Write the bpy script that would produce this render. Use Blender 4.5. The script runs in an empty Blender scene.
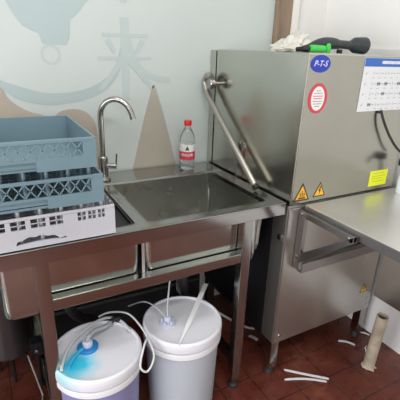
import bpy, bmesh, math, random
from mathutils import Vector, Matrix, noise
random.seed(7)
S = bpy.context.scene
COL = S.collection

# ---------------------------------------------------------------- camera
cam_data = bpy.data.cameras.new('camera'); cam = bpy.data.objects.new('camera', cam_data); COL.objects.link(cam)
Rv = Vector((0.88, -0.4738, 0.0332)).normalized()
Fv = Vector((0.4531, 0.8164, -0.3581)).normalized()
Uv = Rv.cross(Fv).normalized()
m3 = Matrix((Rv, Uv, -Fv)).transposed()
cam.matrix_world = Matrix.Translation((0, 0, 1.3)) @ m3.to_4x4()
cam_data.sensor_width = 36; cam_data.lens = 392.6/400*36; cam_data.clip_start = .02
S.camera = cam

# ---------------------------------------------------------------- world, lights, exposure
w = bpy.data.worlds.new('world'); S.world = w; w.use_nodes = True
w.node_tree.nodes['Background'].inputs[0].default_value = (.8, .84, .9, 1)
w.node_tree.nodes['Background'].inputs[1].default_value = .3
S.view_settings.view_transform = 'Standard'; S.view_settings.look = 'None'
S.view_settings.exposure = 0.0; S.view_settings.gamma = 1; S.view_settings.use_curve_mapping = False

def area(name, loc, size, power, color=(1, 1, 1), rot=(0, 0, 0), sy=None):
    d = bpy.data.lights.new(name, 'AREA'); d.energy = power; d.color = color
    d.shape = 'RECTANGLE'; d.size = size; d.size_y = sy or size
    o = bpy.data.objects.new(name, d); COL.objects.link(o); o.location = loc; o.rotation_euler = rot
    return o
area('ceiling_lamp', (.2, -.5, 2.655), 1.15, 26, (1, .985, .95), sy=.28)
area('ceiling_lamp', (.2, .75, 2.655), 1.15, 9, (1, .985, .95), sy=.28)
# daylight from the open doorway side behind the photographer
area('daylight', (-.6, -2.1, 1.55), 1.9, 13, (.93, .97, 1), rot=(math.radians(90), 0, 0), sy=1.5)
area('side_daylight', (-1.8, -.35, .95), 1.8, 62, (.96, .955, 1), rot=(math.radians(86), 0, math.radians(-90)), sy=1.5)

# ---------------------------------------------------------------- materials
def mat(name, color, rough=.5, metal=0., **kw):
    m = bpy.data.materials.new(name); m.use_nodes = True
    nt = m.node_tree; b = nt.nodes['Principled BSDF']
    b.inputs['Base Color'].default_value = (*color, 1)
    b.inputs['Roughness'].default_value = rough; b.inputs['Metallic'].default_value = metal
    for k, v in kw.items():
        b.inputs[k.replace('_', ' ')].default_value = v
    return m
def N(m, t, **props):
    n = m.node_tree.nodes.new(t)
    for k, v in props.items(): setattr(n, k, v)
    return n
def lk(m, a, b): m.node_tree.links.new(a, b)
def bs(m): return m.node_tree.nodes['Principled BSDF']
def vary(m, c1, c2, scale=5, detail=4, stretch=(1, 1, 1), rough=None, bump=0, lo=.35, hi=.65):
    """object-space noise mixing two colours, optional roughness range and bump"""
    tc = N(m, 'ShaderNodeTexCoord'); mp = N(m, 'ShaderNodeMapping'); mp.inputs['Scale'].default_value = stretch
    nz = N(m, 'ShaderNodeTexNoise'); nz.inputs['Scale'].default_value = scale; nz.inputs['Detail'].default_value = detail
    cr = N(m, 'ShaderNodeValToRGB'); cr.color_ramp.elements[0].position = lo; cr.color_ramp.elements[1].position = hi
    cr.color_ramp.elements[0].color = (*c1, 1); cr.color_ramp.elements[1].color = (*c2, 1)
    lk(m, tc.outputs['Object'], mp.inputs[0]); lk(m, mp.outputs[0], nz.inputs[0]); lk(m, nz.outputs[0], cr.inputs[0])
    lk(m, cr.outputs[0], bs(m).inputs['Base Color'])
    if rough:
        mr = N(m, 'ShaderNodeMapRange'); mr.inputs['To Min'].default_value = rough[0]; mr.inputs['To Max'].default_value = rough[1]
        lk(m, nz.outputs[0], mr.inputs[0]); lk(m, mr.outputs[0], bs(m).inputs['Roughness'])
    if bump:
        bp = N(m, 'ShaderNodeBump'); bp.inputs['Strength'].default_value = bump; bp.inputs['Distance'].default_value = .002
        lk(m, nz.outputs[0], bp.inputs['Height']); lk(m, bp.outputs[0], bs(m).inputs['Normal'])
    return m
def steel(name, col, rough, stretch=(1, 1, 40), dirt=.12):
    m = mat(name, col, rough, 1.0)
    tc = N(m, 'ShaderNodeTexCoord'); mp = N(m, 'ShaderNodeMapping'); mp.inputs['Scale'].default_value = stretch
    nz = N(m, 'ShaderNodeTexNoise'); nz.inputs['Scale'].default_value = 12; nz.inputs['Detail'].default_value = 5
    lk(m, tc.outputs['Object'], mp.inputs[0]); lk(m, mp.outputs[0], nz.inputs[0])
    n2 = N(m, 'ShaderNodeTexNoise'); n2.inputs['Scale'].default_value = 3.5; n2.inputs['Detail'].default_value = 6
    lk(m, tc.outputs['Object'], n2.inputs[0])
    cr = N(m, 'ShaderNodeValToRGB'); cr.color_ramp.elements[0].position = .3; cr.color_ramp.elements[1].position = .7
    cr.color_ramp.elements[0].color = (*[c*(1-dirt) for c in col], 1); cr.color_ramp.elements[1].color = (*col, 1)
    lk(m, n2.outputs[0], cr.inputs[0]); lk(m, cr.outputs[0], bs(m).inputs['Base Color'])
    mr = N(m, 'ShaderNodeMapRange'); mr.inputs['To Min'].default_value = rough*.75; mr.inputs['To Max'].default_value = rough*1.3
    lk(m, n2.outputs[0], mr.inputs[0]); lk(m, mr.outputs[0], bs(m).inputs['Roughness'])
    bp = N(m, 'ShaderNodeBump'); bp.inputs['Strength'].default_value = .03; bp.inputs['Distance'].default_value = .0004
    lk(m, nz.outputs[0], bp.inputs['Height']); lk(m, bp.outputs[0], bs(m).inputs['Normal'])
    return m
ST_BENCH = steel('bench_steel', (.50, .50, .48), .15, (1, 30, 30))
ST_BOWL = steel('bowl_steel', (.62, .61, .57), .27, (1, 1, 25))
ST_HOOD = steel('hood_steel', (.58, .58, .52), .20, (30, 30, 1))
ST_BODY = steel('body_steel', (.55, .54, .50), .29, (30, 30, 1), .05)
bs(ST_BODY).inputs['Metallic'].default_value = .94
ST_TABLE = steel('table_steel', (.78, .77, .72), .33, (25, 1, 1))
bs(ST_TABLE).inputs['Metallic'].default_value = .85
ST_BRACK = steel('bracket_steel', (.34, .33, .32), .32, (1, 1, 1))
ST_TUBE = steel('tube_steel', (.48, .49, .46), .18, (1, 1, 1))
ST_DARK = steel('dull_steel', (.22, .22, .225), .4, (1, 1, 1))
CHROME = mat('brushed_nickel', (.42, .41, .39), .24, 1)
BLACK = mat('black_plastic', (.010, .010, .011), .5)
RUBBER = mat('black_rubber', (.02, .02, .02), .6)
WALLM = vary(mat('painted_panel', (.6, .65, .63), .42), (.535, .60, .585), (.565, .61, .59), 1.2)
WHITEW = vary(mat('white_wall', (.8, .8, .79), .5), (.80, .80, .775), (.84, .84, .815), 2)
TEAL = mat('mural_pale_blue', (.415, .505, .505), .42)
TEAL2 = mat('mural_faint_blue', (.475, .552, .545), .42)
TAN = vary(mat('mural_tan', (.5, .42, .35), .42), (.42, .37, .31), (.47, .42, .36), 6)
TAUPE = vary(mat('mural_taupe', (.41, .37, .31), .42), (.40, .38, .32), (.44, .41, .345), 5)
SHADEWALL = mat('under_bench_shade', (.03, .031, .035), .3)  # shade under the bench, put into the wall colour
WOOD = vary(mat('wood_trim', (.42, .30, .21), .5), (.20, .155, .105), (.30, .21, .145), 8, stretch=(6, 6, .6))
BLUEP = vary(mat('blue_grey_plastic', (.17, .27, .33), .42), (.135, .215, .255), (.16, .245, .285), 4)
GREYP = vary(mat('pale_grey_plastic', (.5, .5, .53), .4), (.43, .435, .47), (.49, .495, .535), 4)
WHITEP = mat('white_plastic', (.78, .79, .81), .35)
PVC = vary(mat('beige_pvc', (.50, .44, .33), .5), (.33, .28, .20), (.50, .44, .34), 14)
TUBEM = mat('milky_tube', (.70, .71, .72), .3, Alpha=.85)
BLUECAP = mat('blue_cap', (.02, .22, .55), .3)
CLEARCAP = mat('frosted_cap', (.52, .56, .68), .25)
GREEN = mat('green_plastic', (.05, .55, .08), .4)
YEL = mat('yellow_label', (.80, .86, .02), .5)
AMBER = mat('warning_amber', (.85, .45, .03), .45)
INK = mat('black_ink', (.03, .025, .02), .5)
GREYINK = mat('grey_ink', (.22, .23, .25), .5)
PAPER = mat('white_paper', (.74, .76, .78), .45)
BLUEI = mat('blue_print', (.03, .14, .50), .45)
LOGOB = mat('logo_blue', (.012, .04, .42), .3)
RED = mat('red_plastic', (.68, .02, .03), .35)
REDI = mat('red_print', (.62, .05, .08), .45)
WHITEI = mat('white_print', (.82, .82, .82), .45)
DKGREEN = mat('dark_green_print', (.01, .10, .05), .45)

# floor: worn red-brown quarry tiles
FLOORM = mat('red_quarry_tile', (.2, .05, .03), .3)
def floor_nodes(m):
    tc = N(m, 'ShaderNodeTexCoord'); mp = N(m, 'ShaderNodeMapping'); mp.inputs['Location'].default_value = (.06, .03, 0)
    br = N(m, 'ShaderNodeTexBrick'); br.offset = 0; br.inputs['Scale'].default_value = 1
    br.inputs['Brick Width'].default_value = .15; br.inputs['Row Height'].default_value = .15
    br.inputs['Mortar Size'].default_value = .004; br.inputs['Mortar Smooth'].default_value = .5
    br.inputs['Color1'].default_value = (.145, .030, .018, 1); br.inputs['Color2'].default_value = (.12, .030, .020, 1)
    br.inputs['Mortar'].default_value = (.03, .013, .011, 1)
    lk(m, tc.outputs['Object'], mp.inputs[0]); lk(m, mp.outputs[0], br.inputs[0])
    nz = N(m, 'ShaderNodeTexNoise'); nz.inputs['Scale'].default_value = 9; nz.inputs['Detail'].default_value = 8; nz.inputs['Roughness'].default_value = .65
    lk(m, tc.outputs['Object'], nz.inputs[0])
    cr = N(m, 'ShaderNodeValToRGB'); cr.color_ramp.elements[0].position = .38; cr.color_ramp.elements[1].position = .72
    cr.color_ramp.elements[0].color = (.045, .010, .007, 1); cr.color_ramp.elements[1].color = (.18, .05, .03, 1)
    lk(m, nz.outputs[0], cr.inputs[0])
    mx = N(m, 'ShaderNodeMix', data_type='RGBA'); mx.inputs[0].default_value = .42
    lk(m, br.outputs['Color'], mx.inputs[6]); lk(m, cr.outputs[0], mx.inputs[7])
    n3 = N(m, 'ShaderNodeTexNoise'); n3.inputs['Scale'].default_value = 26; n3.inputs['Detail'].default_value = 9; n3.inputs['Roughness'].default_value = .75
    n4 = N(m, 'ShaderNodeTexNoise'); n4.inputs['Scale'].default_value = 3.2; n4.inputs['Detail'].default_value = 2
    lk(m, tc.outputs['Object'], n3.inputs[0]); lk(m, tc.outputs['Object'], n4.inputs[0])
    mu = N(m, 'ShaderNodeMath', operation='MULTIPLY'); lk(m, n3.outputs[0], mu.inputs[0]); lk(m, n4.outputs[0], mu.inputs[1])
    mk = N(m, 'ShaderNodeMapRange'); mk.inputs['From Min'].default_value = .24; mk.inputs['From Max'].default_value = .42; mk.inputs['To Max'].default_value = .6
    lk(m, mu.outputs[0], mk.inputs[0])
    m2 = N(m, 'ShaderNodeMix', data_type='RGBA'); lk(m, mk.outputs[0], m2.inputs[0]); lk(m, mx.outputs[2], m2.inputs[6]); m2.inputs[7].default_value = (.26, .10, .065, 1)
    lk(m, m2.outputs[2], bs(m).inputs['Base Color'])
    mr = N(m, 'ShaderNodeMapRange'); mr.inputs['From Min'].default_value = .3; mr.inputs['From Max'].default_value = .7
    mr.inputs['To Min'].default_value = .18; mr.inputs['To Max'].default_value = .5
    lk(m, nz.outputs[0], mr.inputs[0]); lk(m, mr.outputs[0], bs(m).inputs['Roughness'])
    bp = N(m, 'ShaderNodeBump'); bp.inputs['Strength'].default_value = .5; bp.inputs['Distance'].default_value = .002
    iv = N(m, 'ShaderNodeMath', operation='SUBTRACT'); iv.inputs[0].default_value = 1
    lk(m, br.outputs['Fac'], iv.inputs[1])
    ad = N(m, 'ShaderNodeMath', operation='ADD'); lk(m, iv.outputs[0], ad.inputs[0]); lk(m, nz.outputs[0], ad.inputs[1])
    lk(m, ad.outputs[0], bp.inputs['Height']); lk(m, bp.outputs[0], bs(m).inputs['Normal'])
floor_nodes(FLOORM)
WTILE = mat('white_wall_tile', (.78, .78, .775), .25)

# ---------------------------------------------------------------- mesh helpers
def bm_box(bm, lo, hi, bev=0, seg=2, R=None):
    r = bmesh.ops.create_cube(bm, size=1)
    vs = r['verts']
    c = [(a+b)/2 for a, b in zip(lo, hi)]; s = [abs(b-a) for a, b in zip(lo, hi)]
    for v in vs: v.co = Vector((v.co.x*s[0], v.co.y*s[1], v.co.z*s[2]))
    if bev:
        es = list({e for v in vs for e in v.link_edges})
        bb = bmesh.ops.bevel(bm, geom=es, offset=min(bev, min(s)*.45), segments=seg, affect='EDGES', profile=.5)
        vs = list({v for f in bb['faces'] for v in f.verts} | {v for v in vs if v.is_valid})
        # collect whole island
        seen = set(vs); st = list(vs)
        while st:
            v = st.pop()
            for e in v.link_edges:
                o = e.other_vert(v)
                if o not in seen: seen.add(o); st.append(o)
        vs = list(seen)
    for v in vs:
        if R is not None: v.co = R @ v.co
        v.co += Vector(c)
    return vs
def bm_lathe(bm, prof, n=32, axis='Z', origin=(0, 0, 0)):
    rings = []
    for r, z in prof:
        ring = []
        for i in range(n):
            a = 2*math.pi*i/n
            p = Vector((r*math.cos(a), r*math.sin(a), z))
            if axis == 'X': p = Vector((p.z, p.x, p.y))
            if axis == 'Y': p = Vector((p.x, p.z, p.y))
            ring.append(bm.verts.new(p+Vector(origin)))
        rings.append(ring)
    for a, b in zip(rings, rings[1:]):
        for i in range(n): bm.faces.new((a[i], a[(i+1) % n], b[(i+1) % n], b[i]))
    bm.faces.new(rings[0][::-1]); bm.faces.new(rings[-1])
    bmesh.ops.recalc_face_normals(bm, faces=bm.faces)
def smooth_path(pts, k=6):
    P = [Vector(p) for p in pts]; out = []
    for i in range(len(P)-1):
        p0 = P[max(i-1, 0)]; p1 = P[i]; p2 = P[i+1]; p3 = P[min(i+2, len(P)-1)]
        for j in range(k):
            t = j/k
            out.append(.5*((2*p1)+(p2-p0)*t+(2*p0-5*p1+4*p2-p3)*t*t+(3*p1-p0-3*p2+p3)*t**3))
    out.append(P[-1]); return out
def bm_tube(bm, pts, r, n=12, k=6, radii=None):
    P = smooth_path(pts, k) if k else [Vector(p) for p in pts]
    up = None; rings = []
    for i, p in enumerate(P):
        t = (P[min(i+1, len(P)-1)]-P[max(i-1, 0)]).normalized()
        if up is None:
            up = t.orthogonal().normalized()
        up = (up - t*up.dot(t)).normalized(); sd = t.cross(up)
        rr = r if radii is None else radii(i/(len(P)-1))
        rings.append([bm.verts.new(p+(up*math.cos(2*math.pi*j/n)+sd*math.sin(2*math.pi*j/n))*rr) for j in range(n)])
    for a, b in zip(rings, rings[1:]):
        for j in range(n): bm.faces.new((a[j], a[(j+1) % n], b[(j+1) % n], b[j]))
    bm.faces.new(rings[0][::-1]); bm.faces.new(rings[-1])
    bmesh.ops.recalc_face_normals(bm, faces=bm.faces)
def bm_prism(bm, pts, vec):
    """extrude polygon (list of 3D pts) along vec"""
    vec = Vector(vec)
    a = [bm.verts.new(p) for p in pts]; b = [bm.verts.new(Vector(p)+vec) for p in pts]
    bm.faces.new(a); bm.faces.new(b[::-1]); n = len(a)
    for i in range(n): bm.faces.new((a[i], b[i], b[(i+1) % n], a[(i+1) % n]))
    bmesh.ops.recalc_face_normals(bm, faces=bm.faces)
def rrect(x0, x1, y0, y1, r, n=5):
    out = []
    for cx, cy, a0 in ((x1-r, y1-r, 0), (x0+r, y1-r, 90), (x0+r, y0+r, 180), (x1-r, y0+r, 270)):
        for i in range(n+1):
            a = math.radians(a0+90*i/n); out.append((cx+r*math.cos(a), cy+r*math.sin(a)))
    return out
def obj(name, bm, m, parent=None, smooth=True, loc=None, ang=35):
    if callable(bm):
        b = bmesh.new(); bm(b); bm = b
    me = bpy.data.meshes.new(name); bm.normal_update()
    if loc is not None: bmesh.ops.translate(bm, verts=bm.verts, vec=-Vector(loc))
    for e in bm.edges:
        e.smooth = len(e.link_faces) == 2 and e.calc_face_angle(0) < math.radians(ang)
    for f in bm.faces: f.smooth = smooth
    bm.to_mesh(me); bm.free()
    me.materials.append(m)
    o = bpy.data.objects.new(name, me); COL.objects.link(o)
    if loc is not None: o.location = loc
    if smooth and len(me.polygons) < 4000:
        wn = o.modifiers.new('weighted_normal', 'WEIGHTED_NORMAL'); wn.keep_sharp = True
    if parent: attach(o, parent)
    return o
def attach(o, parent):
    # child keeps world-space coordinates
    o.parent = parent
    # parts are built in place (own origin 0,0,0), only the top-level empties are moved
    o.matrix_parent_inverse = Matrix.Identity(4) if parent.parent else Matrix.Translation(-parent.location)
def tag(o, label, cat=None, group=None, kind=None):
    if label: o['label'] = label
    if cat: o['category'] = cat
    if group: o['group'] = group
    if kind: o['kind'] = kind
    return o
def thing(name, loc, label, cat, group=None):
    o = bpy.data.objects.new(name, None); COL.objects.link(o); o.location = loc; o.empty_display_size = .05
    return tag(o, label, cat, group)
def boxes(*bb, bev=0):
    def f(bm):
        for lo, hi in bb: bm_box(bm, lo, hi, bev)
    return f
def struct(name, bm, m, **k):
    o = obj(name, bm, m, **k); o['kind'] = 'structure'; return o
def text_mesh(txt, size, ext=.0003, shear=0, bold=0):
    c = bpy.data.curves.new('t', 'FONT'); c.body = txt; c.size = size; c.extrude = ext; c.align_x = 'CENTER'; c.align_y = 'CENTER'; c.shear = shear; c.offset = bold
    c.resolution_u = 3
    t = bpy.data.objects.new('t', c); COL.objects.link(t)
    bpy.context.view_layer.update()
    dg = bpy.context.evaluated_depsgraph_get()
    me = bpy.data.meshes.new_from_object(t.evaluated_get(dg))
    bpy.data.objects.remove(t); bpy.data.curves.remove(c)
    b = bmesh.new(); b.from_mesh(me); bpy.data.meshes.remove(me)
    return b
def onwall(b, origin, sx=1, sz=1):
    """text/flat mesh in XY -> vertical plane facing -Y at origin"""
    o = Vector(origin)
    for v in b.verts: v.co = Vector((o.x+v.co.x*sx, o.y-v.co.z, o.z+v.co.y*sz))
    b.normal_update(); bmesh.ops.recalc_face_normals(b, faces=b.faces)
    return b

# ---------------------------------------------------------------- room
struct('floor', boxes(((-1.9, -2.5, -.05), (1.62, 1.66, 0))), FLOORM)
struct('ceiling', boxes(((-1.9, -2.5, 2.7), (1.62, 1.66, 2.75))), WHITEW)
struct('wall_back', boxes(((-1.9, 1.6, .795), (1.62, 1.66, 2.7))), WALLM)
struct('trim_1', boxes(((-1.9, 1.594, 0), (.9, 1.66, .795))), SHADEWALL)  # lower wall with the under-bench shade painted in
struct('baseboard_back', boxes(((.9, 1.6, 0), (1.62, 1.66, .795))), WHITEW)
struct('wall_right', boxes(((1.56, -2.5, 0), (1.62, 1.6, 2.7))), WHITEW)
struct('trim_2', boxes(((1.548, -2.5, 0), (1.56, 1.6, 1.328)), bev=.002), WTILE)
struct('wall_left', boxes(((-1.96, -2.5, 0), (-1.9, 1.66, 2.7))), WHITEW)
struct('wall_front', boxes(((-1.9, -2.56, 0), (1.62, -2.5, 2.7))), mat('beige_wall', (.40, .385, .325), .6))
struct('trim_3', boxes(((1.243, 1.575, .795), (1.33, 1.6, 2.7)), bev=.003), WOOD)
struct('trim_4', boxes(((1.33, 1.57, .795), (1.368, 1.6, 2.7)), bev=.003), mat('white_frame', (.8, .79, .76), .4))
struct('trim_5', boxes(((1.368, 1.592, .795), (1.56, 1.6, 2.7))), WHITEW)

# wall mural: flat printed shapes on the back wall panel
def flat(name, m, polys, parent, depth=.0006, y=1.5995, label=None):
    def f(bm):
        for P in polys: bm_prism(bm, [(x, y, z) for x, z in P], (0, -depth, 0))
    o = obj(name, f, m, parent, smooth=False)
    if label: o['label'] = label
    return o
def sm2(P, k=5, closed=False):
    pts = [(x, z, 0) for x, z in P]
    return [(p.x, p.y) for p in smooth_path(pts, k)]
mur = thing('wall_mural', (.3, 1.6, .8), 'pale blue and tan printed mural on the wall above the sink', 'mural')
band_o = sm2([(-.15, 1.30), (-.03, 1.225), (.067, 1.176), (.113, 1.159), (.194, 1.133), (.272, 1.128), (.359, 1.141), (.432, 1.175), (.482, 1.227), (.508, 1.30)])
band_i = sm2([(-.15, 1.24), (-.03, 1.19), (.063, 1.149), (.115, 1.11), (.207, 1.085), (.299, 1.090), (.388, 1.110), (.450, 1.144), (.493, 1.194), (.520, 1.262)])
def strip_polys(a, b): return [[a[i], a[i+1], b[i+1], b[i]] for i in range(len(a)-1)]
flat('curved_band', TEAL, strip_polys(band_o, band_i), mur)
r_o = sm2([(.536, 1.33), (.553, 1.25), (.586, 1.205), (.651, 1.17), (.72, 1.16)]); r_i = sm2([(.545, 1.34), (.575, 1.262), (.60, 1.222), (.651, 1.195), (.72, 1.182)])
flat('curved_band', TEAL2, strip_polys(r_o, r_i), mur)
fig = [(.06, 1.56), (.116, 1.432), (.133, 1.397), (.160, 1.358), (.190, 1.344), (.212, 1.335), (.218, 1.302), (.240, 1.297), (.302, 1.299), (.316, 1.323), (.322, 1.384), (.345, 1.402), (.392, 1.454), (.42, 1.56)]
flat('figure_shape', TEAL, [fig], mur)
ring = []
for i in range(24):
    a0 = 2*math.pi*i/24; a1 = 2*math.pi*(i+1)/24
    e = lambda a, s: (.245+.036*s*math.cos(a), 1.264+.036*s*math.sin(a))
    ring.append([e(a0, 1), e(a1, 1), e(a1, .72), e(a0, .72)])
flat('ring_shape', TEAL2, ring, mur, depth=.0004)
tan = sm2([(-.3, 1.30), (-.15, 1.27), (-.02, 1.205), (.036, 1.183), (.072, 1.142), (.084, 1.114), (.114, 1.085), (.152, 1.062), (.20, 1.045), (.24, 1.0)])+[(.24, .80), (-.3, .80)]
flat('tan_hill', TAN, [tan], mur, depth=.0009)
tan2 = sm2([(.22, .98), (.234, 1.028), (.251, 1.054), (.289, 1.066), (.334, 1.063), (.364, 1.047), (.386, 1.016), (.397, .971), (.40, .896), (.41, .80)])+[(.22, .80)]
flat('tan_hill', TAN, [tan2], mur, depth=.0012)
flat('tall_triangle', TAUPE, [[(.544, .797), (.604, 1.03), (.640, 1.150), (.647, 1.158), (.652, 1.148), (.690, 1.03), (.753, .797)]], mur, depth=.0012)
# faint big characters printed in strokes
def stroke(name, strokes, d0):
    t = None
    for i, (a, b_, w_) in enumerate(strokes):
        a = Vector((a[0], 0, a[1])); b_ = Vector((b_[0], 0, b_[1])); d = (b_-a).normalized(); n = Vector((-d.z, 0, d.x))*w_/2
        P = [a+n, a-n, b_-n*.8, b_+n*.8]
        flat(name, TEAL2, [[(p.x, p.z) for p in P]], mur, depth=d0+.0001*i)
for dz in (0, .36):
    stroke('printed_character', [((.526, 1.405+dz), (.524, 1.095+dz), .034), ((.435, 1.340+dz), (.622, 1.343+dz), .014), ((.415, 1.256+dz), (.635, 1.259+dz), .013),
        ((.512, 1.25+dz), (.420, 1.135+dz), .022), ((.540, 1.25+dz), (.640, 1.14+dz), .022)]+([((.455, 1.325), (.482, 1.280), .020), ((.600, 1.325), (.572, 1.280), .020)] if dz == 0 else []), .0008)

# ceiling lights (give the lamps a body)
for y in (-.5, .75):
    t = thing('ceiling_light', (.2, y, 2.7), 'white rectangular ceiling light ' + ('over the photographer' if y < 0 else 'over the sink'), 'light', 'ceiling lights')
    obj('light_housing', boxes(((-.4, y-.16, 2.665), (.8, y+.16, 2.7)), bev=.004), WHITEP, t)

# ---------------------------------------------------------------- sink bench
ZT = .80
bench = thing('sink_bench', (.4, 1.27, 0), 'stainless steel double bowl sink bench standing along the mural wall', 'sink')
BOWLS = ((-.02, .360, 1.045, 1.42), (.398, .855, 1.045, 1.42))
def worktop(bm):
    outer = [(-.075, .993), (.903, .993), (.903, 1.585), (-.075, 1.585)]
    loops = [outer]+[rrect(x0, x1, y0, y1, .014) for x0, x1, y0, y1 in BOWLS]
    es = []
    for L in loops:
        vs = [bm.verts.new((x, y, ZT-.003)) for x, y in L]
        es += [bm.edges.new((vs[i], vs[(i+1) % len(vs)])) for i in range(len(vs))]
    bmesh.ops.triangle_fill(bm, use_beauty=True, use_dissolve=False, edges=es)
    fs = [f for f in bm.faces]
    bmesh.ops.recalc_face_normals(bm, faces=fs)
    if fs[0].normal.z < 0: bmesh.ops.reverse_faces(bm, faces=fs)
    r = bmesh.ops.extrude_face_region(bm, geom=fs)
    for v in [g for g in r['geom'] if isinstance(g, bmesh.types.BMVert)]: v.co.z -= .0015
    # raised marine edge and apron all round
    for lo, hi in (((-.075, .993, ZT-.046), (.903, .998, ZT)), ((-.075, 1.580, ZT-.046), (.903, 1.586, ZT)),
                   ((-.075, .998, ZT-.046), (-.069, 1.58, ZT)), ((.897, .998, ZT-.046), (.903, 1.58, ZT))):
        bm_box(bm, lo, hi, .002)
    # sloped bead joining marine edge and the top
    bm_prism(bm, [(-.069, .997, ZT-.0005), (-.069, 1.008, ZT-.003), (-.069, .997, ZT-.003)], (.966, 0, 0))
    bm_prism(bm, [(-.069, 1.581, ZT-.0005), (-.069, 1.57, ZT-.003), (-.069, 1.581, ZT-.003)], (.966, 0, 0))
    bm_prism(bm, [(-.069, 1.428, ZT-.003), (-.069, 1.434, ZT+.001), (-.069, 1.440, ZT+.0025), (-.069, 1.447, ZT+.002), (-.069, 1.458, ZT-.003)], (.966, 0, 0))
    bmesh.ops.recalc_face_normals(bm, faces=bm.faces)
obj('worktop', worktop, ST_BENCH, bench, ang=30)
def bowl(x0, x1, y0, y1):
    def f(bm):
        zb = .575; prev = None; rings = []
        lv = [(ZT-.0025, -.004), (ZT-.004, .0)] + [(ZT-.03, .001), (zb+.05, .006), (zb+.025, .009), (zb+.01, .016), (zb+.003, .026), (zb, .042)]
        for z, ins in lv:
            rr = .014
            rings.append([bm.verts.new((x, y, z)) for x, y in rrect(x0+ins, x1-ins, y0+ins, y1-ins, rr-min(ins, 0)+(.012 if ins > .01 else 0))])
        for a, b_ in zip(rings, rings[1:]):
            n = len(a)
            for i in range(n): bm.faces.new((a[i], a[(i+1) % n], b_[(i+1) % n], b_[i]))
        bm.faces.new(rings[-1])
        bmesh.ops.recalc_face_normals(bm, faces=bm.faces)
    return f
def casing(x0, x1, y0, y1):
    def f(bm):
        # outer casing pressed from one sheet, round corners
        ox0, ox1 = (-.033, .371) if x0 < .2 else (.385, .832)
        out = []
        for z, ins in ((ZT-.006, 0), (.60, .002), (.572, .004), (.563, .010), (.559, .020)):
            out.append([bm.verts.new((x, y, z)) for x, y in rrect(ox0+ins, ox1-ins if z < ZT-.01 else ox1, 1.037+ins, y1+.006-ins, .024)])
        for a, b_ in zip(out, out[1:]):
            n = len(a)
            for i in range(n): bm.faces.new((a[i], b_[i], b_[(i+1) % n], a[(i+1) % n]))
        bm.faces.new(out[-1])
    return f
ST_CASE = steel('polished_casing_steel', (.56, .60, .57), .13, (1, 1, 1))
for B in BOWLS:
    bo = obj('sink_bowl', bowl(*B), ST_BOWL, bench, ang=50)
    obj('bowl_casing', casing(*B), ST_CASE, bo, ang=50)
    cx, cy = (B[0]+B[1])/2, (B[2]+B[3])/2
    dr = obj('drain', lambda bm: bm_lathe(bm, [(.03, .5765), (.042, .577), (.042, .5755), (.03, .57), (.02, .53), (.02, .50)], 24, origin=(cx, cy, 0)), ST_BOWL, bo)
LEG = [(.058, .998), (.732, .998), (.058, 1.535), (.732, 1.535)]
for x, y in LEG:
    lg = obj('leg', boxes(((x, y, .04), (x+.037, y+.037, ZT-.004)), bev=.003), ST_TUBE, bench)
    ft = obj('leg_foot', lambda bm: bm_lathe(bm, [(.014, .045), (.014, .02), (.02, .012), (.02, 0)], 16, origin=(x+.0185, y+.0185, 0)), RUBBER, lg)
obj('gap_highlight', boxes(((.3735, 1.034, .575), (.3825, 1.039, .790)), bev=.002), mat('gap_highlight_steel', (.85, .85, .84), .35, .9), bench)  # pale strip standing in for highlights on the bowl corners
obj('front_rail', boxes(((.095, 1.002, .592), (.732, 1.034, .629)), bev=.003), ST_TUBE, bench)
obj('rear_rail', boxes(((.095, 1.54, .592), (.732, 1.57, .629)), bev=.003), ST_TUBE, bench)
for x in (.061, .735):
    obj('side_rail', boxes(((x, 1.037, .12), (x+.03, 1.535, .15)), bev=.003), ST_TUBE, bench)

# black tray added to darken the left bowl under the racks
tray = obj('darkening_tray', boxes(((-.016, 1.050, .782), (.356, 1.415, .786)), ((-.016, 1.050, .786), (-.010, 1.415, .797)), ((.350, 1.050, .786), (.356, 1.415, .797)), ((-.010, 1.050, .786), (.350, 1.056, .797)), ((-.010, 1.409, .786), (.350, 1.415, .797)), bev=.001), BLACK, loc=(.17, 1.23, .79))
tag(tray, 'added black tray that darkens the left bowl under the rack stack', 'tray')

# faucet
fc = thing('faucet', (.388, 1.5, ZT), 'brushed steel gooseneck faucet at the back rim of the sink', 'faucet')
obj('faucet_base', lambda bm: bm_lathe(bm, [(.027, ZT-.001), (.027, ZT+.006), (.019, ZT+.012), (.019, ZT+.088), (.015, ZT+.094), (.011, ZT+.096)], 28, origin=(.388, 1.5, 0)), CHROME, fc)
neck = [(.388, 1.5, .89), (.388, 1.5, .95), (.388, 1.5, 1.02), (.388, 1.5, 1.055), (.393, 1.495, 1.082), (.408, 1.486, 1.104), (.430, 1.473, 1.115), (.452, 1.46, 1.113), (.473, 1.447, 1.098), (.486, 1.438, 1.074), (.493, 1.432, 1.045)]
obj('gooseneck', lambda bm: bm_tube(bm, neck, .0108, 16), CHROME, fc)
obj('valve_arm', lambda bm: bm_tube(bm, [(.400, 1.495, .855), (.436, 1.478, .855)], .011, 16, k=1), CHROME, fc)
obj('lever', lambda bm: bm_tube(bm, [(.434, 1.479, .853), (.435, 1.478, .88), (.436, 1.474, .906)], .0032, 10), CHROME, fc)

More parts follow.
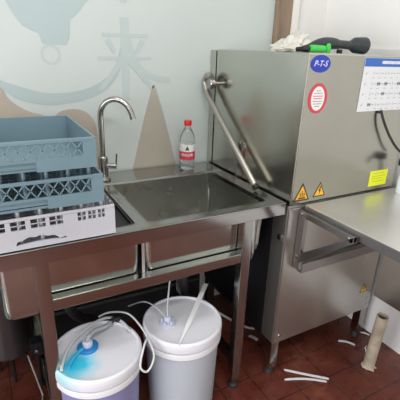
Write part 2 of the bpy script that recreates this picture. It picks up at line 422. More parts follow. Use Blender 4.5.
# ---------------------------------------------------------------- water bottle
bx, by = .765, 1.51
bt = thing('water_bottle', (bx, by, ZT), 'clear plastic water bottle with red cap at the back rim of the sink', 'bottle')
PET = mat('clear_pet', (.93, .95, .96), .06, IOR=1.35, Alpha=1.0); bs(PET).inputs['Transmission Weight'].default_value = .92
BH = .208
prof = [(.022, 0), (.032, .004), (.0335, .012), (.031, .022), (.0335, .032), (.0335, .045), (.0325, .047), (.0325, .117), (.0335, .120), (.0335, .132), (.030, .150), (.022, .168), (.0145, .182), (.0125, .188), (.0125, .200)]
obj('bottle_body', lambda bm: bm_lathe(bm, [(r, z+ZT) for r, z in prof], 32, origin=(bx, by, 0)), PET, bt)
obj('bottle_cap', lambda bm: bm_lathe(bm, [(.0155, ZT+.193), (.0165, ZT+.195), (.0165, ZT+.212), (.015, ZT+.215)], 28, origin=(bx, by, 0)), RED, bt)
def band(z0, z1, r, n=32):
    def f(bm):
        a = [bm.verts.new((bx+r*math.cos(2*math.pi*i/n), by+r*math.sin(2*math.pi*i/n), z0)) for i in range(n)]
        b_ = [bm.verts.new((v.co.x, v.co.y, z1)) for v in a]
        c = [bm.verts.new((bx+(r-.0006)*math.cos(2*math.pi*i/n), by+(r-.0006)*math.sin(2*math.pi*i/n), z1)) for i in range(n)]
        d = [bm.verts.new((v.co.x, v.co.y, z0)) for v in c]
        for i in range(n):
            j = (i+1) % n
            bm.faces.new((a[i], a[j], b_[j], b_[i])); bm.faces.new((b_[i], b_[j], c[j], c[i])); bm.faces.new((c[i], c[j], d[j], d[i])); bm.faces.new((d[i], d[j], a[j], a[i]))
    return f
lab = obj('bottle_label', band(ZT+.048, ZT+.115, .0338), WHITEI, bt)
tag(obj('label_band', band(ZT+.048, ZT+.084, .0341), REDI, bt), 'red lower band of the bottle label')
def wrap(b, z, ang, r=.0344):
    for v in b.verts:
        a = ang+v.co.x/r; v.co = Vector((bx+(r+v.co.z)*math.cos(a), by+(r+v.co.z)*math.sin(a), z+v.co.y))
    bmesh.ops.recalc_face_normals(b, faces=b.faces); return b
view_a = math.atan2(-by, -bx)
obj('label_lettering', wrap(text_mesh('农夫山泉', .0135, .0002, bold=.0003), ZT+.069, view_a), WHITEI, bt, smooth=False)
def tree(bm):
    bm_prism(bm, [(-.008, -.004, 0), (.008, -.004, 0), (.0, .012, 0)], (0, 0, .0004))
    bm_prism(bm, [(-.0095, -.0075, 0.0002), (.0095, -.0075, 0.0002), (.0, .005, 0.0002)], (0, 0, .0004))
b = bmesh.new(); tree(b); obj('label_emblem', wrap(b, ZT+.098, view_a), DKGREEN, bt, smooth=False)

# ---------------------------------------------------------------- dish racks
def dish_rack(xr, y0, z0, h, m, style, label, width=.50, depth=.35, peg=None):
    xl = xr-width; y1 = y0+depth; z1 = z0+h; T = .006
    t = thing('dish_rack', ((xl+xr)/2, (y0+y1)/2, z0), label, 'dish rack', 'dish racks stacked on the sink')
    def lattice_x(bm, xa, xb, za, zb, y):
        n = max(1, round((xb-xa)/.0277)); p = (xb-xa)/n
        for i in range(n):
            for s in (0, 1):
                A = Vector((xa+i*p, y, za if s else zb)); B = Vector((xa+(i+1)*p, y, zb if s else za))
                d = (B-A); L = d.length; a = math.atan2(d.z, d.x)
                bm_box(bm, (-L/2, -.0015, -.0014), (L/2, .0015, .0014))
                vs = bm.verts[-8:] if False else None
                bm.verts.ensure_lookup_table()
                vv = bm.verts[len(bm.verts)-8:]
                Rm = Matrix.Rotation(-a, 3, 'Y'); c = (A+B)/2
                for v in vv: v.co = Rm @ v.co + c
    def wall_x(y, yo, front):
        """wall along X, y = inner/outer centre"""
        def f(bm):
            ya, yb = y-T/2, y+T/2
            if style == 'lattice':
                za, zb = z0+h*.42, z1-.008
                bm_box(bm, (xl, ya, z1-.010), (xr, yb, z1), .0015)
                bm_box(bm, (xl, ya, zb-.0001-(zb-za)), (xl+.032, yb, z1-.008)); bm_box(bm, (xr-.032, ya, za), (xr, yb, z1-.008))
                hx0, hx1 = (xl+xr)/2-.105, (xl+xr)/2+.105
                bm_box(bm, (xl, ya, z0), (hx0, yb, za)); bm_box(bm, (hx1, ya, z0), (xr, yb, za))
                bm_box(bm, (hx0, ya, za-.008), (hx1, yb, za))
                bm_box(bm, (hx0, ya+(.007 if front else -.007), z0+.010), (hx1, yb+(.007 if front else -.007), za-.006))
                lattice_x(bm, xl+.032, xr-.032, za, zb, y)
            else:
                zb = z1-.009; za = z0+h*.62; hz1 = z0+h*.36; hz0 = z0+.012
                c = (xl+xr)/2
                bm_box(bm, (xl, ya, z1-.009), (xr, yb, z1), .0015)
                win = []
                for a, b_ in ((-.0175, .0175), (.030, .066), (.076, .110), (.148, .170), (.176, .197), (.203, .222)):
                    win.append((c+a, c+b_)); 
                    if a > 0: win.append((c-b_, c-a))
                win.sort(); x = xl
                for a, b_ in win:
                    bm_box(bm, (x, ya, za), (a, yb, zb)); x = b_
                bm_box(bm, (x, ya, za), (xr, yb, zb))
                # thin mid bars in the windows
                for a, b_ in win:
                    bm_box(bm, ((a+b_)/2-.0012, y-.002, za), ((a+b_)/2+.0012, y+.002, zb)); bm_box(bm, (a, y-.002, (za+zb)/2-.001), (b_, y+.002, (za+zb)/2+.001))
                # lower wall with a wavy hand hole
                hx0, hx1 = c-.01, c+.115
                bm_box(bm, (xl, ya, z0), (hx0, yb, za)); bm_box(bm, (hx1, ya, z0), (xr, yb, za))
                n = 28; top = []; bot = []
                for i in range(n+1):
                    u = i/n; x = hx0+(hx1-hx0)*u
                    top.append((x, hz0+(hz1-hz0)*(.25+.75*math.sin(math.pi*min(1, u*1.15+.02))**.6*(1 if u < .87 else .9)+.09*math.cos(u*math.pi*8)) if 0 < u < 1 else hz0+.003))
                    bot.append((x, hz0+(hz1-hz0)*.22*math.sin(math.pi*u)))
                bm_prism(bm, [(x, ya, z) for x, z in [(hx0, za)]+[(x, max(z, zz+.0015)) for (x, z), (_, zz) in zip(top, bot)]+[(hx1, za)]], (0, T, 0))
                bm_prism(bm, [(x, ya, z) for x, z in [(hx0, z0)]+bot+[(hx1, z0)]], (0, T, 0))
        return f
    obj('front_wall', wall_x(y0+T/2, y0, True), m, t, smooth=False)
    obj('back_wall', wall_x(y1-T/2, y1, False) if style != 'lattice' or peg else boxes(((xl, y1-T, z0), (xr, y1, z1))), m, t, smooth=False)
    for x in (xl, xr-T):
        obj('side_wall', boxes(((x, y0+T, z0), (x+T, y1-T, z0+h*.5)), ((x, y0+T, z1-.01), (x+T, y1-T, z1)), *[((x+.001, y0+T+.03*i, z0), (x+T-.001, y0+T+.03*i+.020, z1)) for i in range(int((depth-.02)/.03))]) if peg else boxes(((x, y0+T, z0), (x+T, y1-T, z1))), m, t, smooth=False)
    def base(bm):
        bm_box(bm, (xl+T, y0+T, z0+.001), (xr-T, y1-T, z0+.004))  # solid sheet added to block light and darken the rack gaps
        n = 16
        for i in range(n+1):
            x = xl+T+(width-2*T)*i/n; bm_box(bm, (x-.0015, y0+T, z0+.002), (x+.0015, y1-T, z0+.008))
        for i in range(12):
            y = y0+T+(depth-2*T)*i/11; bm_box(bm, (xl+T, y-.0015, z0+.002), (xr-T, y+.0015, z0+.008))
    obj('base_grid', base if peg else boxes(((xl+T, y0+T, z0+.002), (xr-T, y1-T, z0+.006))), m, t, smooth=False)
    if peg:
        first = None
        for i in range(9):
            for j in range(4):
                x = xr-.032-.0535*i; y = y0+.022+j*(depth-.044)/3
                if x < xl+.01: continue
                if first is None:
                    first = obj('peg', lambda bm: bm_lathe(bm, [(.0058, z0+.006), (.0052, z0+peg-.004), (.003, z0+peg)], 8, origin=(x, y, 0)), m, t)
                    fx, fy = x, y
                else:
                    c = first.copy(); COL.objects.link(c); c.parent = t; c.matrix_parent_inverse = first.matrix_parent_inverse.copy(); c.location = (x-fx, y-fy, 0)
    return t
dish_rack(.285, 1.005, ZT+.0005, .088, GREYP, 'window', 'pale grey dish rack at the bottom of the stack on the sink', peg=.1035)
dish_rack(.256, .998, .905, .079, BLUEP, 'lattice', 'blue-grey lattice dish rack in the middle of the stack', peg=.1035)
dish_rack(.238, .982, 1.009, .078, BLUEP, 'lattice', 'blue-grey open dish rack on top of the stack')

# ---------------------------------------------------------------- hood dishwasher
MX0, MX1, MY0, MY1 = .915, 1.49, .99, 1.57
dw = thing('hood_dishwasher', (1.2, 1.28, 0), 'stainless steel hood type dishwasher standing right of the sink', 'dishwasher')
obj('body', lambda bm: (bm_box(bm, (MX0, MY0+.004, .17), (MX1, MY1, .783), .003)), ST_BODY, dw)
tag(obj('front_panel', boxes(((MX0+.002, MY0-.004, .172), (MX1-.002, MY0+.004, .775)), bev=.003), ST_BODY, dw), 'smooth steel front panel')
for x, z in ((MX0+.03, .205), (MX1-.03, .235), (MX1-.03, .205)):
    obj('panel_screw', lambda bm: bm_lathe(bm, [(.006, MY0-.0065), (.006, MY0-.004)], 12, axis='Y', origin=(x, 0, z)), ST_TUBE, dw)
tag(obj('side_panel', boxes(((MX0-.002, MY0+.075, .174), (MX0+.001, MY1-.002, .779))), mat('dark_reflection_panel', (.012, .013, .015), .35), dw), 'side panel with a dark reflection put into its colour')  # steel panel; reflection of the dark under-bench painted as its colour
hood = obj('hood', boxes(((MX0, MY0-.003, .787), (1.47, 1.545, 1.302)), bev=.005), ST_HOOD, dw)
obj('hood_front', boxes(((MX0+.006, MY0-.0045, .792), (1.464, MY0-.001, 1.297)), bev=.001), steel('hood_front_steel', (.43, .425, .365), .22, (30, 30, 1)), dw)  # front face in darker steel, its bright reflection toned down by colour
obj('rear_column', boxes(((MX0, 1.553, .786), (1.47, 1.596, 1.300)), bev=.002), ST_HOOD, dw)
for x in (MX0, MX1-.04):
    for y in (MY0+.002, MY1-.045):
        lg = obj('leg', boxes(((x, y, .03), (x+.04, y+.04, .172)), bev=.003), ST_TUBE, dw)
        obj('leg_foot', lambda bm: bm_lathe(bm, [(.014, .035), (.018, .02), (.022, .008), (.022, 0)], 16, origin=(x+.02, y+.02, 0)), RUBBER, lg)
obj('base_tray', boxes(((MX0+.03, MY0+.05, .12), (MX1-.03, MY1-.05, .17))), ST_DARK, dw)
# side lift handle
HX = .878
HANDLE = mat('satin_handle_steel', (.42, .40, .36), .33, .9)
hb = obj('handle_bar', lambda bm: bm_tube(bm, [(HX, 1.153, .818), (HX, 1.30, .928), (HX, 1.45, 1.040), (HX, 1.543, 1.114), (HX, 1.572, 1.150), (HX, 1.572, 1.180), (HX, 1.548, 1.196), (HX, 1.522, 1.188)], .0135, 16, k=5), HANDLE, dw)
obj('handle_end_cap', lambda bm: bm_tube(bm, [(HX, 1.142, .8105), (HX, 1.155, .8205)], .0128, 16, k=1), BLACK, hb)
obj('handle_pivot', lambda bm: (bm_lathe(bm, [(.019, HX-.016), (.022, HX-.012), (.022, HX+.006), (.008, HX+.01), (.008, MX0)], 24, axis='X', origin=(0, 1.515, 1.165))), CHROME, dw)
obj('guide_bracket', boxes(((.908, 1.292, .865), (.915, 1.304, .950)), ((.902, 1.318, .79), (.915, 1.328, .95)), bev=.002), ST_TUBE, dw)
obj('side_latch', boxes(((.903, 1.0, .645), (.914, 1.022, .665)), bev=.002), ST_TUBE, dw)
# stickers on the hood front
YF = MY0-.0047
def disc(cx, cz, rx, rz, y, d=.0006, n=36, tilt=0, inner=None):
    def f(bm):
        P = []
        for i in range(n):
            a = 2*math.pi*i/n; x, z = rx*math.cos(a), rz*math.sin(a)
            P.append((cx+x*math.cos(tilt)-z*math.sin(tilt), y, cz+x*math.sin(tilt)+z*math.cos(tilt)))
        bm_prism(bm, P, (0, -d, 0))
    return f
bdg = tag(obj('badge', disc(.970, 1.2695, .043, .027, YF), LOGOB, dw, smooth=False), 'blue oval brand badge')
b = text_mesh('P-T-S', .026, .0002, shear=.3, bold=0); onwall(b, (.970, YF-.0008, 1.2695)); obj('badge_lettering', b, WHITEI, bdg, smooth=False)
stk = tag(obj('notice_sticker', disc(.977, 1.161, .042, .049, YF), REDI, dw, smooth=False), 'oval sticker with a red ring')
obj('sticker_face', disc(.977, 1.161, .029, .039, YF-.0006), WHITEI, stk, smooth=False)
def dashes(bm, rows, x0, x1, y, th, seed=3, gap=.0022):
    rnd = random.Random(seed)
    for z, a, b_ in rows:
        x = x0+a
        while x < x0+b_:
            w_ = rnd.uniform(.0025, .007); bm_box(bm, (x, y-.0004, z-th/2), (min(x+w_, x0+b_), y, z+th/2)); x += w_+gap*.6
obj('sticker_print', lambda bm: dashes(bm, [(1.186, -.008, .009), (1.178, -.018, .018)], .977, 0, YF-.0011, .0028), GREYINK, stk, smooth=False)
obj('sticker_print', lambda bm: dashes(bm, [(1.169, -.022, .022), (1.161, -.020, .020)], .977, 0, YF-.0011, .003, 5), REDI, stk, smooth=False)
obj('sticker_print', lambda bm: dashes(bm, [(1.152, -.022, .022), (1.144, -.019, .019), (1.136, -.012, .012)], .977, 0, YF-.0011, .0028, 6), GREYINK, stk, smooth=False)
def warning(cx, cz, s, y, kind):
    tri = lambda q: [(cx-q*.5, y, cz-q*.30), (cx+q*.5, y, cz-q*.30), (cx, y, cz+q*.60)]
    a = obj('warning_sticker', lambda bm: bm_prism(bm, tri(s), (0, -.0005, 0)), INK, dw, smooth=False)
    obj('sticker_face', lambda bm: bm_prism(bm, [(x, y-.0005, z) for x, _, z in tri(s*.76)], (0, -.0004, 0)), AMBER, a, smooth=False)
    def sym(bm):
        yy = y-.0010
        if kind == 'bolt':
            P = [(-.02, .33), (.10, .33), (.03, .10), (.11, .10), (-.04, -.20), (.0, .02), (-.09, .02)]
            bm_prism(bm, [(cx+px*s, yy, cz+pz*s) for px, pz in P], (0, -.0003, 0))
        else:
            bm_box(bm, (cx-.22*s, yy-.0003, cz-.2*s), (cx+.22*s, yy, cz-.13*s))
            for k in (-.12, .0, .12):
                P = [(k-.02, -.1), (k+.03, -.1), (k+.05, .02), (k+.01, .10), (k+.03, .2-abs(k)), (k-.01, .2-abs(k)), (k-.03, .08), (k+.0, .0)]
                bm_prism(bm, [(cx+px*s, yy, cz+pz*s) for px, pz in P], (0, -.0003, 0))
    obj('warning_symbol', sym, INK, a, smooth=False)
warning(.964, .824, .076, YF, 'hot')
warning(1.049, .825, .062, YF, 'bolt')
warning(1.426, .293, .052, MY0-.0045, 'bolt')
def rot_rect(cx, cz, w_, h_, t, y, d):
    P = [(-w_/2, -h_/2), (w_/2, -h_/2), (w_/2, h_/2), (-w_/2, h_/2)]
    return [(cx+x*math.cos(t)-z*math.sin(t), y, cz+x*math.sin(t)+z*math.cos(t)) for x, z in P]
ys = tag(obj('notice_sticker', lambda bm: bm_prism(bm, rot_rect(1.366, .839, .104, .064, 0, YF, 0), (0, -.0005, 0)), YEL, dw, smooth=False), 'bright yellow rectangular sticker')
OLIVE = mat('olive_ink', (.48, .52, .02), .5)
obj('sticker_print', lambda bm: dashes(bm, [(.860, -.035, .03), (.848, -.04, .04), (.838, -.04, .02), (.826, -.03, .035)], 1.366, 0, YF-.0006, .0028, 9), OLIVE, ys, smooth=False)

# chart hanging on the hood
pc = thing('instruction_chart', (1.30, YF-.003, 1.2), 'white instruction chart with a blue header on the dishwasher hood', 'poster')
PX0, PX1, PZ0, PZ1 = 1.172, 1.462, 1.110, 1.293
py = YF-.0008
obj('chart_sheet', boxes(((PX0, py-.0012, PZ0), (PX1, py, PZ1))), PAPER, pc, smooth=False)
obj('chart_header', boxes(((PX0+.0005, py-.0016, PZ1-.029), (PX1-.0005, py-.0011, PZ1-.001))), BLUEI, pc, smooth=False)
obj('header_print', lambda bm: dashes(bm, [(PZ1-.0145, .088, .225)], PX0, 0, py-.0017, .010, 11), WHITEI, pc, smooth=False)
CHARTINK = mat('faded_grey_ink', (.36, .37, .39), .5)
def chart(bm, r_, z):
    yy = py-.0013
    rnd = random.Random(4+r_)
    if True:
        x = PX0+.018+.002*r_*0
        bm_prism(bm, [(x-.006, yy, z+.001), (x-.003, yy, z-.005), (x+.007, yy, z+.006), (x-.003, yy, z-.001)], (0, -.0004, 0))
        x = PX0+.048
        for k in range(6):
            big = (r_, k) in ((1, 1), (1, 2), (2, 2), (3, 0), (1, 4), (2, 5))
            w_ = .016 if big else .009; hh = .006 if big else .004+.004*rnd.random()
            if big:
                bm_box(bm, (x, yy-.0004, z-hh), (x+w_*.42, yy, z+hh)); bm_box(bm, (x+w_*.58, yy-.0004, z-hh), (x+w_, yy, z+hh)); bm_box(bm, (x, yy-.0004, z-.002), (x+w_, yy, z+.002))
            else:
                bm_box(bm, (x+w_*.4, yy-.0004, z-hh), (x+w_*.6, yy, z+hh))
            bm_box(bm, (x+w_+.003, yy-.0004, z-.001), (x+w_+.018, yy, z+.001))
            for q in range(2): bm_box(bm, (x+q*.007, yy-.0004, z-.0165), (x+q*.007+.005, yy, z-.0145))
            x += w_+.023
for r_, z in enumerate((1.242, 1.206, 1.171, 1.133)):
    obj('chart_row', lambda bm: chart(bm, r_, z), CHARTINK, pc, smooth=False)

# hose hanging in front of the hood, right side
hs = thing('black_hose', (1.30, .975, 1.10), 'thin black hose curving down the hood below the instruction chart', 'hose')
obj('hose_pipe', lambda bm: bm_tube(bm, [(1.293, .978, 1.112), (1.296, .973, 1.10), (1.303, .968, 1.08), (1.324, .962, 1.045), (1.352, .958, 1.01), (1.392, .95, .968), (1.44, .94, .935)], .0048, 12), RUBBER, hs)
obj('hose_clip', boxes(((1.288, .9725, 1.100), (1.300, YF, 1.108)), bev=.001), RUBBER, hs)
# small spray bottle at right edge on the table
TZ = .785
sb = thing('spray_bottle', (1.440, .925, TZ), 'pale bluish spray bottle with black trigger at the right edge of the table', 'bottle')
obj('bottle_body', lambda bm: bm_lathe(bm, [(.018, TZ), (.020, TZ+.006), (.020, TZ+.06), (.016, TZ+.085), (.011, TZ+.1), (.011, TZ+.115)], 24, origin=(1.440, .925, 0)), mat('pale_blue_plastic', (.62, .66, .72), .3), sb)
obj('spray_head', lambda bm: (bm_box(bm, (1.412, .905, TZ+.112), (1.452, .945, TZ+.14), .005), bm_tube(bm, [(1.418, .915, TZ+.125), (1.402, .905, TZ+.115), (1.392, .90, TZ+.092)], .006, 10)), BLACK, sb)

# ---------------------------------------------------------------- landing table with brackets
tb = thing('landing_table', (1.25, .6, TZ), 'stainless steel landing table in front of the dishwasher hood', 'table')
TX0, TX1, TY0, TY1 = .982, 1.546, .48, .978
obj('table_top', boxes(((TX0, TY0, TZ-.003), (TX1, TY1, TZ)), bev=.001), ST_TABLE, tb)
obj('table_edge', boxes(((TX0-.002, TY0, TZ-.034), (TX0+.002, TY1, TZ-.0015)), ((TX0, TY1-.004, TZ-.034), (TX1, TY1, TZ-.001)), ((TX0, TY0, TZ-.034), (TX1, TY0+.004, TZ-.001)), bev=.001), ST_BRACK, tb)
for i, x in enumerate((.962, 1.455)):
    br = obj('support_bracket', (lambda x: lambda bm: (
        bm_box(bm, (x, .952, .530), (x+.018, .984, .768), .002),
        bm_box(bm, (x, .735, .744), (x+.018, .955, .768), .002),
        bm_prism(bm, [(x, .955, .560), (x, .955, .600), (x, .735, .765), (x, .735, .744), (x, .745, .735)], (.018, 0, 0))))(x), ST_BRACK, tb, ang=20)
    for y, z in ((.966, .756), (.966, .585), (.750, .757)):
        obj('bracket_bolt', lambda bm: bm_lathe(bm, [(.003, x-.005), (.006, x-.004), (.006, x)], 10, axis='X', origin=(0, y, z)), CHROME, br)
obj('cross_bar', boxes(((.980, .950, .512), (1.455, .976, .552)), bev=.002), ST_BRACK, tb)
obj('side_panel', boxes(((1.500, .50, .24), (1.546, .98, TZ-.036)), bev=.004), ST_BODY, tb)

# ---------------------------------------------------------------- things on top of the hood
HZ = 1.3025
SLATE = mat('slate_plastic', (.028, .035, .042), .45)
gn = thing('spray_gun', (1.17, 1.12, HZ), 'black garden spray gun with green fittings lying on the hood', 'spray gun')
obj('spray_nozzle', lambda bm: bm_lathe(bm, [(.014, 1.232), (.018, 1.243), (.025, 1.256), (.028, 1.262), (.030, 1.290), (.031, 1.312), (.026, 1.314)], 14, axis='X', origin=(0, 1.12, HZ+.031)), SLATE, gn, ang=60)
obj('barrel', lambda bm: bm_tube(bm, [(1.165, 1.12, HZ+.031), (1.20, 1.12, HZ+.031), (1.245, 1.12, HZ+.0295)], .015, 14), SLATE, gn)
obj('grip', lambda bm: bm_tube(bm, [(1.01, 1.122, HZ+.010), (1.04, 1.12, HZ+.013), (1.07, 1.12, HZ+.022), (1.10, 1.12, HZ+.030), (1.14, 1.12, HZ+.033), (1.175, 1.12, HZ+.031)], .012, 14, radii=lambda u: .009+.0125*math.sin(math.pi*min(1, u*.80+.02))**.8), SLATE, gn)
tag(obj('hose_coupling', lambda bm: bm_lathe(bm, [(.009, 1.012), (.0125, 1.018), (.0125, 1.045), (.011, 1.048), (.0125, 1.052), (.012, 1.078), (.008, 1.082)], 16, axis='X', origin=(0, 1.09, HZ+.0125)), GREEN, gn), 'bright green hose coupling')
tag(obj('trigger', lambda bm: bm_lathe(bm, [(.006, HZ), (.0095, HZ+.005), (.0105, HZ+.018), (.008, HZ+.028), (.003, HZ+.032)], 16, origin=(1.098, 1.09, 0)), GREEN, gn), 'bright green trigger knob')
obj('hose_stub', lambda bm: bm_tube(bm, [(1.014, 1.09, HZ+.0125), (1.0, 1.10, HZ+.012), (.99, 1.13, HZ+.009)], .0075, 10), BLACK, gn)
obj('trigger_stop', boxes(((1.150, 1.085, HZ), (1.166, 1.10, HZ+.014)), bev=.002), BLACK, gn)

bg = bmesh.new(); bmesh.ops.create_icosphere(bg, subdivisions=5, radius=1)
for v in bg.verts:
    p = v.co.copy(); d = noise.noise(p*1.9)*.30+noise.noise(p*4.1+Vector((3, 1, 2)))*.20+abs(noise.noise(p*7))*.05
    q = p*(1+d)
    hgt = (.014+.036*max(0, min(1, (p.x+1)/1.5)))
    v.co = Vector((1.150+q.x*.072, 1.36+q.y*.08, HZ+max(0, (q.z+.35)*hgt*1.15)))
bag = obj('plastic_bag', bg, mat('cream_film', (.70, .69, .62), .3), loc=(1.150, 1.36, HZ), ang=60)
tag(bag, 'crumpled cream plastic bag lying on the back of the hood', 'bag')

# ---------------------------------------------------------------- buckets under the sink
def bucket(cx, cy, bodymat, lidmat, label, cap):
    t = thing('plastic_bucket', (cx, cy, 0), label, 'bucket', 'lidded buckets under the sink')
    o = (cx, cy, 0)
    obj('bucket_body', lambda bm: bm_lathe(bm, [(.118, .0), (.124, .004), (.134, .30), (.1345, .325), (.131, .328)], 64, origin=o), bodymat, t)
    obj('bucket_collar', lambda bm: bm_lathe(bm, [(.136, .318), (.1425, .320), (.1435, .334), (.142, .342), (.137, .343)], 64, origin=o), WHITEP, t)
    t_lid = obj('lid', lambda bm: bm_lathe(bm, [(.137, .346), (.1435, .348), (.1445, .362), (.1435, .378), (.140, .384), (.135, .385), (.1325, .381), (.1315, .376), (.05, .3775), (.01, .378)], 72, origin=o), lidmat, t, ang=50)
    return t_lid
LIDW = mat('white_lid', (.71, .72, .77), .35)
LIDS = mat('stained_lid', (.71, .72, .77), .35)
def stain(m, P, k=1.0):
    """cyan spill: worn patch fading out from a line on the lid"""
    tc = N(m, 'ShaderNodeTexCoord'); mp = N(m, 'ShaderNodeMapping')
    mp.inputs['Location'].default_value = P
    mp.inputs['Scale'].default_value = (1, 1, 0)
    nz = N(m, 'ShaderNodeTexNoise'); nz.inputs['Scale'].default_value = 22
    ln = N(m, 'ShaderNodeVectorMath', operation='LENGTH')
    lk(m, tc.outputs['Object'], mp.inputs[0]); lk(m, mp.outputs[0], ln.inputs[0]); lk(m, tc.outputs['Object'], nz.inputs[0])
    s = N(m, 'ShaderNodeMath', operation='MULTIPLY_ADD'); s.inputs[1].default_value = .04; lk(m, nz.outputs[0], s.inputs[0]); lk(m, ln.outputs[1], s.inputs[2])
    cr = N(m, 'ShaderNodeValToRGB'); e = cr.color_ramp.elements
    e[0].position = .045; e[0].color = (.04, .50, .72, 1); e[1].position = .100; e[1].color = (.71, .72, .77, 1)
    x = e.new(.07); x.color = (.32, .67, .80, 1)
    lk(m, s.outputs[0], cr.inputs[0]); lk(m, cr.outputs[0], bs(m).inputs['Base Color'])
B1 = (.215, 1.04); B2 = (.53, 1.055)
stain(LIDS, (-.140, -1.003, 0))
k1 = bucket(*B1, mat('violet_liquid_plastic', (.25, .25, .46), .35), LIDS, 'white lidded bucket of violet liquid with a blue cap, left under the sink', 'blue')
k2 = bucket(*B2, mat('grey_liquid_plastic', (.46, .50, .55), .35), LIDW, 'white lidded bucket of greyish liquid, right one under the sink', 'clear')
c1 = (.190, 1.062)
tag(obj('cap_ring', lambda bm: bm_lathe(bm, [(.034, .3765), (.034, .385), (.028, .389), (.018, .389), (.015, .384)], 32, origin=(*c1, 0)), BLUECAP, k1), 'blue cap ring')
obj('cap_plug', lambda bm: bm_lathe(bm, [(.017, .385), (.017, .402), (.012, .408)], 24, origin=(*c1, 0)), CLEARCAP, k1)
c2 = (.474, 1.062)
obj('cap_ring', lambda bm: bm_lathe(bm, [(.030, .3765), (.030, .381), (.024, .385), (.018, .385)], 32, origin=(*c2, 0)), CLEARCAP, k2)
def plug(bm):
    bm_lathe(bm, [(.014, .384), (.014, .404), (.009, .408)], 20, origin=(*c2, 0))
    for a in range(5):
        x, y = c2[0]+.020*math.cos(a*1.257), c2[1]+.020*math.sin(a*1.257); bm_lathe(bm, [(.005, .383), (.005, .396)], 10, origin=(x, y, 0))
obj('cap_plug', plug, CLEARCAP, k2)
def tube_thing(name, label, cat, pts, r, m, loc=None):
    o = obj(name, lambda bm: bm_tube(bm, pts, r, 10, k=8), m, loc=loc or pts[0]); return tag(o, label, cat, {'dosing_tube': 'dosing tubes on the buckets', 'wall_pipe': 'thin pipes along the wall'}.get(name))
tube_thing('dosing_tube', 'thick milky tube lying over the left edge of the blue-capped bucket lid', 'tube',
           [(.094, .985, .3925), (.106, 1.02, .393), (.127, 1.065, .393), (.162, 1.105, .393), (.226, 1.150, .395), (.285, 1.158, .398), (.322, 1.122, .395), (.336, 1.06, .392)], .005, TUBEM)
tube_thing('dosing_tube', 'thin milky tube looping down between the two buckets', 'tube',
           [(.256, 1.172, .402), (.298, 1.175, .405), (.350, 1.135, .41), (.372, 1.062, .40), (.377, .985, .385), (.374, .945, .368), (.354, .920, .352), (.333, .912, .346), (.318, .920, .37), (.345, .955, .41), (.378, 1.0, .405)], .0034, TUBEM)
tube_thing('dosing_tube', 'bright blue tube running from the blue cap to the left edge of the lid', 'tube',
           [(.172, 1.052, .389), (.150, 1.040, .386), (.128, 1.015, .3845), (.116, .992, .384)], .0055, mat('blue_tube', (.03, .42, .72), .3))
tube_thing('suction_hose', 'smoky grey hose rising from the blue cap', 'hose',
           [(.190, 1.062, .405), (.198, 1.068, .418), (.220, 1.085, .418), (.256, 1.10, .410), (.285, 1.12, .405)], .0075, mat('smoky_hose', (.33, .35, .38), .25))
tube_thing('hose_connector', 'black connector at the end of the smoky grey hose', 'connector',
           [(.284, 1.119, .405), (.296, 1.128, .407), (.318, 1.130, .402)], .0095, BLACK)
tube_thing('dosing_tube', 'thin tube rising from the frosted cap of the right bucket', 'tube',
           [(.474, 1.062, .405), (.481, 1.08, .43), (.494, 1.10, .47), (.505, 1.11, .53), (.52, 1.13, .56)], .003, mat('clear_tube', (.45, .47, .50), .2))
tube_thing('dosing_tube', 'thin tube bending back from the right bucket cap into the dark', 'tube',
           [(.468, 1.068, .400), (.462, 1.09, .41), (.450, 1.13, .415), (.43, 1.19, .40), (.40, 1.28, .33)], .003, mat('clear_tube', (.45, .47, .50), .2))
# white strip across the lid
def strip(bm):
    bm_prism(bm, [(-.178, -.001, 0), (-.06, -.0085, 0), (.178, -.0095, 0), (.178, .0095, 0), (-.06, .008, 0), (-.178, .001, 0)], (0, 0, .0045))
st = obj('plastic_strip', strip, mat('bright_white_plastic', (.88, .88, .88), .3))
st.location = (.5785, 1.059, .3935); st.rotation_euler = (0, -.045, math.atan2(.240, .227))
tag(st, 'flat white plastic strip lying across the right bucket lid', 'strip')

# ---------------------------------------------------------------- dark things under the sink
dp = thing('drain_hose', (.62, 1.23, 0), 'black flexible drain hose below the right sink bowl', 'hose', 'drain hoses under the sink')
def corr(pts, r):
    def f(bm): bm_tube(bm, pts, r, 14, k=12, radii=lambda u: r*(1+.10*math.sin(u*260)))
    return f
obj('hose_pipe', corr([(.6265, 1.2325, .50), (.6265, 1.24, .40), (.66, 1.28, .28), (.72, 1.36, .14), (.72, 1.45, .06), (.66, 1.5, .03)], .018), RUBBER, dp)
dp2 = thing('drain_hose', (.2, 1.23, 0), 'black flexible drain hose below the left sink bowl', 'hose', 'drain hoses under the sink')
obj('hose_pipe', corr([(.17, 1.2325, .50), (.17, 1.26, .42), (.22, 1.33, .30), (.33, 1.40, .20), (.42, 1.46, .08), (.44, 1.5, .03)], .018), RUBBER, dp2)
tube_thing('wall_pipe', 'thin grey pipe running along the wall under the sink, upper one', 'pipe', [(.12, 1.575, .27), (.5, 1.575, .262), (.88, 1.575, .25)], .008, ST_DARK)
tube_thing('wall_pipe', 'thin grey pipe running along the wall under the sink, lower one', 'pipe', [(.12, 1.575, .17), (.5, 1.575, .165), (.88, 1.575, .16)], .008, ST_DARK)
tube_thing('supply_hose', 'thin white hose on the floor behind the right sink leg', 'hose', [(.80, 1.50, .02), (.86, 1.46, .03), (.905, 1.44, .035), (.95, 1.38, .02), (.972, 1.34, .012), (1.011, 1.28, .009), (1.05, 1.25, .010)], .006, WHITEP)
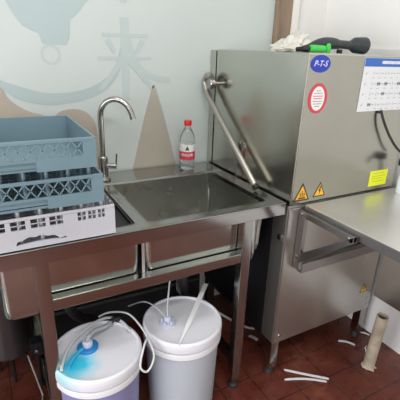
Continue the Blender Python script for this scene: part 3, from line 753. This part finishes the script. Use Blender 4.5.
# dull steel drum behind the left leg
dm = thing('steel_drum', (-.04, 1.49, 0), 'dull grey steel drum on feet behind the left sink leg', 'drum')
obj('drum_shell', lambda bm: bm_lathe(bm, [(.07, .130), (.086, .133), (.09, .142), (.09, .50), (.086, .51), (.06, .515)], 40, origin=(-.04, 1.49, 0)), ST_DARK, dm)
for a in (0, 2.1, 4.2):
    x, y = -.04+.06*math.cos(a+.5), 1.49+.06*math.sin(a+.5)
    obj('leg', lambda bm: bm_lathe(bm, [(.006, 0), (.006, .131)], 10, origin=(x, y, 0)), BLACK, dm)
vb = thing('valve_box', (.05, 1.36, 0), 'small black valve with a shiny knob beside the left sink leg', 'valve')
obj('valve_body', lambda bm: ((bm_box(bm, (.030, 1.35, .160), (.075, 1.40, .222), .006), bm_lathe(bm, [(.02, 0), (.02, .004), (.007, .006), (.007, .165)], 12, origin=(.052, 1.375, 0)))), BLACK, vb)
obj('valve_knob', lambda bm: bm_lathe(bm, [(.005, 1.338), (.0085, 1.340), (.0085, 1.35)], 16, axis='Y', origin=(.049, 0, .190)), CHROME, vb)
tube_thing('power_cable', 'thin pale cable hanging to the floor beside the left sink leg', 'cable',
           [(.016, 1.345, .182), (.027, 1.33, .12), (.040, 1.32, .04), (.046, 1.31, .004), (.042, 1.28, .004), (.03, 1.22, .004)], .0032, mat('pale_cable', (.42, .38, .36), .4))
# low steel stand at the far left, only its leg shows
sd = thing('steel_stand', (-.25, 1.08, 0), 'low steel stand at the left edge, only one leg in view', 'stand')
obj('stand_top', boxes(((-.42, .955, .425), (-.092, 1.22, .45)), bev=.003), ST_TUBE, sd)
for x in (-.415, -.125):
    for y in (.96, 1.18):
        obj('leg', boxes(((x, y, 0), (x+.03, y+.03, .426)), bev=.002), mat('pale_leg_paint', (.50, .44, .42), .4), sd)

# ---------------------------------------------------------------- floor pipe and litter
PB = Vector((1.357, .835, 0)); PT = Vector((1.343, .815, .288)); ax = (PT-PB)
pp = thing('floor_pipe', PB, 'beige plastic pipe stub standing out of the floor', 'pipe')
def pipe(bm):
    n = 28; d = ax.normalized(); u = d.orthogonal().normalized(); s = d.cross(u)
    rings = []
    for p, r in ((PB+d*.0, .0245), (PT-d*.002, .0235), (PT, .0225), (PT, .0185), (PT-d*.12, .0185)):
        rings.append([bm.verts.new(p+(u*math.cos(2*math.pi*i/n)+s*math.sin(2*math.pi*i/n))*r) for i in range(n)])
    for a, b_ in zip(rings, rings[1:]):
        for i in range(n): bm.faces.new((a[i], a[(i+1) % n], b_[(i+1) % n], b_[i]))
    bm.faces.new(rings[-1])
    bmesh.ops.recalc_face_normals(bm, faces=bm.faces)
obj('pipe_stub', pipe, PVC, pp)
def putty(bm):
    bmesh.ops.create_icosphere(bm, subdivisions=4, radius=1)
    for v in bm.verts:
        q = v.co*(1+.35*noise.noise(v.co*2.2)); v.co = Vector((PB.x+q.x*.031, PB.y+q.y*.030, max(0, q.z*.010)))
obj('sealant_ring', putty, PVC, pp)
tube_thing('wire_scrap', 'thin pale wire on the floor beside the beige pipe', 'wire', [(1.452, .925, .003), (1.420, .912, .012), (1.408, .90, .030), (1.400, .885, .012), (1.395, .868, .004), (1.385, .86, .004)], .0022, WHITEP)
def scrap(label, a, b_, wd=.012, curl=0):
    a, b_ = Vector(a), Vector(b_); n = 12; d = (b_-a); s = Vector((-d.y, d.x, 0)).normalized()*wd/2
    def f(bm):
        top = []; 
        for i in range(n+1):
            u = i/n; c = a+d*u+Vector((-d.y, d.x, 0))*curl*math.sin(math.pi*u); z = .002+.004*math.sin(math.pi*u)
            k = 1 if i not in (0, n) else .6
            top.append(((c+s*k), (c-s*k), z))
        def ring(p, q, z): return [bm.verts.new((p.x, p.y, z+.0012)), bm.verts.new((q.x, q.y, z+.0012)), bm.verts.new((q.x, q.y, z-.0012)), bm.verts.new((p.x, p.y, z-.0012))]
        rs = [ring(*t) for t in top]
        for r0, r1 in zip(rs, rs[1:]):
            for i in range(4): bm.faces.new((r0[i], r0[(i+1) % 4], r1[(i+1) % 4], r1[i]))
        bm.faces.new(rs[0]); bm.faces.new(rs[-1]); bmesh.ops.recalc_face_normals(bm, faces=bm.faces)
    o = obj('plastic_scrap', f, WHITEP, loc=(a+d/2)); tag(o, label, 'scrap', 'white plastic scraps on the floor'); return o
scrap('long white plastic scrap on the red floor, upper arm of the V', (.998, .985, 0), (1.138, .858, 0), .011, -.03)
scrap('white plastic scrap on the red floor, lower arm of the V', (.964, .940, 0), (1.118, .851, 0), .010, .03)
scrap('short white plastic scrap below the right corner of the dishwasher', (1.357, 1.013, 0), (1.408, .955, 0), .012, .04)
scrap('tiny white plastic scrap near the tiled wall', (1.505, 1.01, 0), (1.53, .972, 0), .009)
scrap('small white plastic scrap behind the left foot of the dishwasher', (.985, 1.235, 0), (1.005, 1.19, 0), .018)
